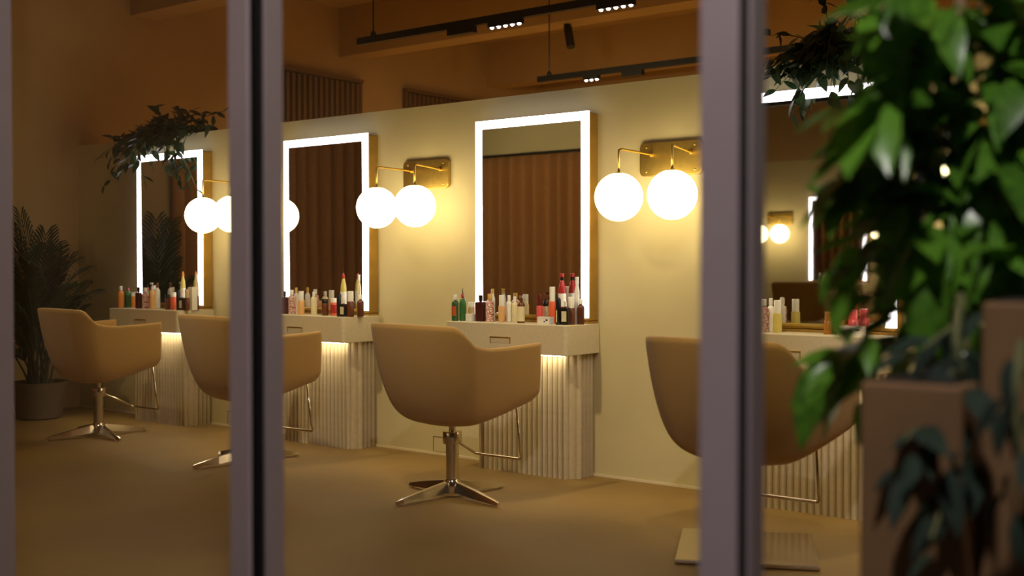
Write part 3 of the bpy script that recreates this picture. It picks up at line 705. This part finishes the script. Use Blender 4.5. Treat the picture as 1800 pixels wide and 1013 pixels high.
# potted palm by the end wall
def palm(x, y):
    rnd = random.Random(7)
    r = empty('potted_palm', (x, y, 0)); tag(r, 'tall dark feathery palm in round pot at far left', 'plant')
    MB().lathe([(.13, 0), (.15, .01), (.19, .25), (.195, .262), (.18, .262), (.17, .22)], 28).build('pot', 'pot', r, smooth=True)
    MB().lathe([(.172, .225), (.02, .235)], 20).build('soil', 'soil', r)
    for k in range(30):
        az = rnd.uniform(0, 2 * PI); lean = rnd.uniform(.2, .75) if k > 8 else rnd.uniform(.04, .25)
        H = rnd.uniform(.85, 1.30) * (1 - .30 * lean) if k < 22 else rnd.uniform(.45, .8); bend = rnd.uniform(.14, .40)
        if math.cos(az) < -.3 or math.sin(az) > .4: lean *= .55; bend *= .6      # the corner walls keep these fronds upright
        p0 = Vector((rnd.uniform(-.06, .06), rnd.uniform(-.06, .06), .23)); pts = []
        for i in range(13):
            t = i / 12; rr = lean * .5 * t + bend * t ** 2.6
            pts.append(p0 + Vector((math.cos(az) * rr, math.sin(az) * rr, H * t - .5 * bend * t ** 4)))
        mb = MB(); mb.tube(pts, [.008 - .006 * i / 12 for i in range(13)], 5)
        for i in range(17):
            t = .42 + .58 * i / 16; q = t * 12; j = min(11, int(q)); p = pts[j].lerp(pts[j+1], q - j); tg = (pts[j+1] - pts[j]).normalized()
            side = tg.cross(Vector((0, 0, 1)))
            if side.length < .05: side = Vector((1, 0, 0))
            side.normalize()
            Ll = .30 * math.sin(PI * (.22 + .66 * (t - .42) / .58)) ** .6
            for s in (-1, 1):
                d = (tg * 1.05 + side * s * .62 + Vector((0, 0, -.05))).normalized(); nrm = side.cross(tg).normalized()
                wv = d.cross(nrm).normalized() * .0095
                a = p; m1 = p + d * Ll * .45; m2 = p + d * Ll * .78 + Vector((0, 0, -.025)); e = p + d * Ll + Vector((0, 0, -.075 * Ll / .2))
                mb.add([a - wv * .35, a + wv * .35, m1 + wv, m1 - wv, m2 + wv * .6, m2 - wv * .6, e], [(0, 1, 2, 3), (3, 2, 4, 5), (5, 4, 6)])
        mb.v = [(max(v[0], -.375), min(v[1], .50), v[2]) for v in mb.v]      # leaflets press against the walls
        me = bpy.data.meshes.new('frond'); me.from_pydata(mb.v, [], mb.f); me.materials.append(M['palm'])
        o = bpy.data.objects.new('frond', me); C.objects.link(o); o.parent = r
palm(-7.60, -.56)

# foreground planters and the leafy tree
r = empty('low_planter', (-.40, -3.05, 0)); tag(r, 'low dark brown planter box at the foot of the leafy tree', 'planter')
MB().box(-.205, -.062, -.24, .22, 0, .915).build('planter_box', 'planter', r, bevel=.006)
MB().box(-.19, -.077, -.225, .205, .905, .918).build('soil', 'soil', r)
r = empty('tall_planter', (.15, -3.02, 0)); tag(r, 'taller brown planter box at the lower right corner', 'planter')
MB().box(-.607, .35, -.20, .25, 0, 1.03).build('planter_box', 'planter', r, bevel=.006)
MB().box(-.592, .335, -.185, .235, 1.02, 1.034).build('soil', 'soil', r)

TREE = [
    ([(-0.573, -2.924, 1.468), (-0.593, -3.065, 1.493), (-0.593, -3.191, 1.482), (-0.573, -3.303, 1.443)], 1.2, 0.115),
    ([(-0.587, -2.873, 1.361), (-0.616, -2.979, 1.418), (-0.622, -3.068, 1.437), (-0.609, -3.142, 1.42)], 1.5, 0.115),
    ([(-0.586, -2.875, 1.293), (-0.591, -2.983, 1.349), (-0.6, -3.095, 1.373), (-0.6, -3.2, 1.351)], 1.6, 0.127),
    ([(-0.57, -2.927, 1.259), (-0.596, -3.051, 1.315), (-0.602, -3.16, 1.326), (-0.596, -3.261, 1.301)], 1.8, 0.127),
    ([(-0.601, -2.823, 1.288), (-0.624, -2.904, 1.303), (-0.644, -2.982, 1.321), (-0.648, -3.048, 1.314)], 1.8, 0.127),
    ([(-0.593, -2.882, 1.215), (-0.627, -3.013, 1.256), (-0.634, -3.123, 1.27), (-0.632, -3.227, 1.27)], 0.9, 0.109),
    ([(-0.623, -2.779, 1.212), (-0.656, -2.866, 1.248), (-0.671, -2.941, 1.254), (-0.675, -3.008, 1.24)], 1.9, 0.115),
    ([(-0.584, -2.94, 1.164), (-0.631, -3.038, 1.213), (-0.654, -3.118, 1.227), (-0.665, -3.19, 1.214)], 1.4, 0.109),
    ([(-0.599, -2.889, 1.127), (-0.653, -2.992, 1.174), (-0.672, -3.07, 1.194), (-0.679, -3.138, 1.191)], 1.5, 0.109),
    ([(-0.591, -2.947, 1.069), (-0.635, -3.043, 1.106), (-0.653, -3.12, 1.115), (-0.658, -3.189, 1.079), (-0.651, -3.247, 1.062)], 0.6050000000000001, 0.091),
    ([(-0.637, -2.794, 1.048), (-0.675, -2.885, 1.098), (-0.691, -2.96, 1.108), (-0.689, -3.022, 1.088)], 0.7150000000000001, 0.096),
    ([(-0.606, -2.896, 1.03), (-0.651, -2.994, 1.05), (-0.675, -3.076, 1.032), (-0.679, -3.143, 1.025)], 0.6050000000000001, 0.091),
    ([(-0.597, -2.954, 0.993), (-0.637, -3.048, 1.009), (-0.657, -3.126, 0.984), (-0.668, -3.198, 0.974)], 0.77, 0.096),
    ([(-0.604, -2.96, 0.946), (-0.643, -3.053, 0.958), (-0.668, -3.136, 0.935), (-0.685, -3.213, 0.895)], 1.5, 0.103),
    ([(-0.628, -2.853, 0.909), (-0.657, -2.94, 0.879), (-0.669, -3.012, 0.86)], 1.2, 0.098),
    ([(-0.588, -2.871, 1.498), (-0.522, -2.946, 1.513), (-0.452, -3.019, 1.499)], 1.7, 0.121),
    ([(-0.58, -2.866, 1.439), (-0.507, -2.936, 1.458), (-0.444, -3.015, 1.429)], 1.7, 0.121),
    ([(-0.579, -2.867, 1.41), (-0.513, -2.942, 1.402), (-0.451, -3.021, 1.376)], 1.7, 0.121),
    ([(-0.579, -2.867, 1.371), (-0.505, -2.937, 1.365), (-0.44, -3.014, 1.332)], 1.7, 0.121),
    ([(-0.578, -2.868, 1.322), (-0.497, -2.932, 1.301), (-0.439, -3.015, 1.271)], 1.7, 0.121),
    ([(-0.578, -2.869, 1.274), (-0.512, -2.944, 1.254), (-0.456, -3.029, 1.227)], 1.7, 0.121),
    ([(-0.577, -2.869, 1.235), (-0.511, -2.945, 1.217), (-0.448, -3.025, 1.14)], 1.7, 0.121),
    ([(-0.584, -2.876, 1.166), (-0.517, -2.952, 1.134), (-0.447, -3.025, 1.079)], 1.7, 0.121),
    ([(-0.584, -2.877, 1.127), (-0.524, -2.958, 1.106), (-0.455, -3.03, 1.105)], 1.7, 0.121),
    ([(-0.593, -2.881, 1.244), (-0.602, -2.973, 1.21), (-0.594, -3.053, 1.142), (-0.558, -3.111, 1.079)], 1.7, 0.121),
    ([(-0.588, -2.871, 1.507), (-0.595, -3.003, 1.476), (-0.59, -3.127, 1.464)], 1.7, 0.121),
    ([(-0.569, -2.929, 1.098), (-0.538, -2.97, 1.032), (-0.53, -3.029, 0.944)], 1.6, 0.103)]
TRUNK = [(-0.572, -3.063, 0.89), (-0.577, -3.015, 0.959), (-0.591, -2.922, 1.069), (-0.597, -2.861, 1.167), (-0.588, -2.865, 1.265), (-0.585, -2.872, 1.39), (-0.587, -2.882, 1.534), (-0.587, -2.88, 1.612)]
SHADED = [  # lower leaves in shade, split from the tree to take the darker colour
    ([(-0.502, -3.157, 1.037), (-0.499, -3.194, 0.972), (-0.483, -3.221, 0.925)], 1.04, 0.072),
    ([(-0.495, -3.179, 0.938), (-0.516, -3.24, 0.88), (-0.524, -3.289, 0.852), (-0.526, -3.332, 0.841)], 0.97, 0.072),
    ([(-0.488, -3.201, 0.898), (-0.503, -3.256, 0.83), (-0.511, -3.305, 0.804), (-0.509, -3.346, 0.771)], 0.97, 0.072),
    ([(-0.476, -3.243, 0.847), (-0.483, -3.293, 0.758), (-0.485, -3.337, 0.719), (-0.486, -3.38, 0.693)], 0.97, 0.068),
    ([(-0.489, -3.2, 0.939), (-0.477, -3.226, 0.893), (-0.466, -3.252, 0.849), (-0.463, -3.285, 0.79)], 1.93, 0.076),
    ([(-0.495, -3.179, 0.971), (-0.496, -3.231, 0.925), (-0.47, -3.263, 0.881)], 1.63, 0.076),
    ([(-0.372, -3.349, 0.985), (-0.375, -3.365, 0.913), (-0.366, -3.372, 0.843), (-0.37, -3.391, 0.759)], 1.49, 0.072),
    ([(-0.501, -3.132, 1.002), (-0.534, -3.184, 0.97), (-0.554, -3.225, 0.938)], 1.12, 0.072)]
leafF = [leaf_mesh('ficus_leaf', 'leaf', W=w_, droop=d_, fold=f_) for w_, d_, f_ in ((.44, .22, .12), (.50, .32, .06), (.38, .12, .16), (.46, .42, .10))]
def foliage_plant(name, label, cat, trunk, branches, meshes, bulk, seed, thick, bark):
    rnd = random.Random(seed)
    base = Vector(trunk[0]); r = empty(name, base); tag(r, label, cat)
    pts = [Vector(p) - base for p in trunk]
    MB().tube(pts, [thick - thick * .45 * i / (len(pts) - 1) for i in range(len(pts))], 8).build('trunk', bark, r, smooth=True, wn=True)
    items = []
    for br, dens, size in branches:
        P_ = [Vector(p) - base for p in br]
        MB().tube(P_, [.0065 - .0045 * i / (len(P_) - 1) for i in range(len(P_))], 6).build('branch', bark, r, smooth=True, wn=True)
        for k in range(len(P_) - 1):
            seg = P_[k+1] - P_[k]; n = max(1, int(seg.length / .022 * dens))
            for i in range(n):
                p = P_[k] + seg * ((i + rnd.random()) / n) + Vector((rnd.gauss(0, .012), rnd.gauss(0, .02), rnd.gauss(0, .012)))
                tg = seg.normalized()
                d = tg * .8 + Vector((rnd.uniform(-.9, .45), rnd.uniform(-.7, .6), rnd.uniform(-.75, .25)))
                up = Vector((rnd.uniform(-.5, .5), rnd.uniform(-1.0, .2), 1))
                key = (p + base - camp).length - (2 if (p + base).x < -.62 else 0)
                items.append((p, d, up, key, size * rnd.uniform(.75, 1.25), rnd.randrange(4)))
    place_leaves(items, meshes, r, 300, bulk_mat=bulk)
foliage_plant('leafy_tree', 'leafy green ficus tree filling the right foreground', 'tree', TRUNK, TREE, leafF, 'leaf', 42, .018, 'bark')
shade_leaves = [leaf_mesh('shaded_leaf', 'leafshade', W=w_, droop=d_, fold=f_) for w_, d_, f_ in ((.40, .22, .12), (.46, .32, .06), (.36, .12, .16), (.42, .42, .10))]
foliage_plant('shaded_foliage', 'hanging foliage coloured dark as if in shade over the brown planters, lower right', 'plant', SHADED[0][0], SHADED, shade_leaves, 'leafshade', 8, .008, 'stem')
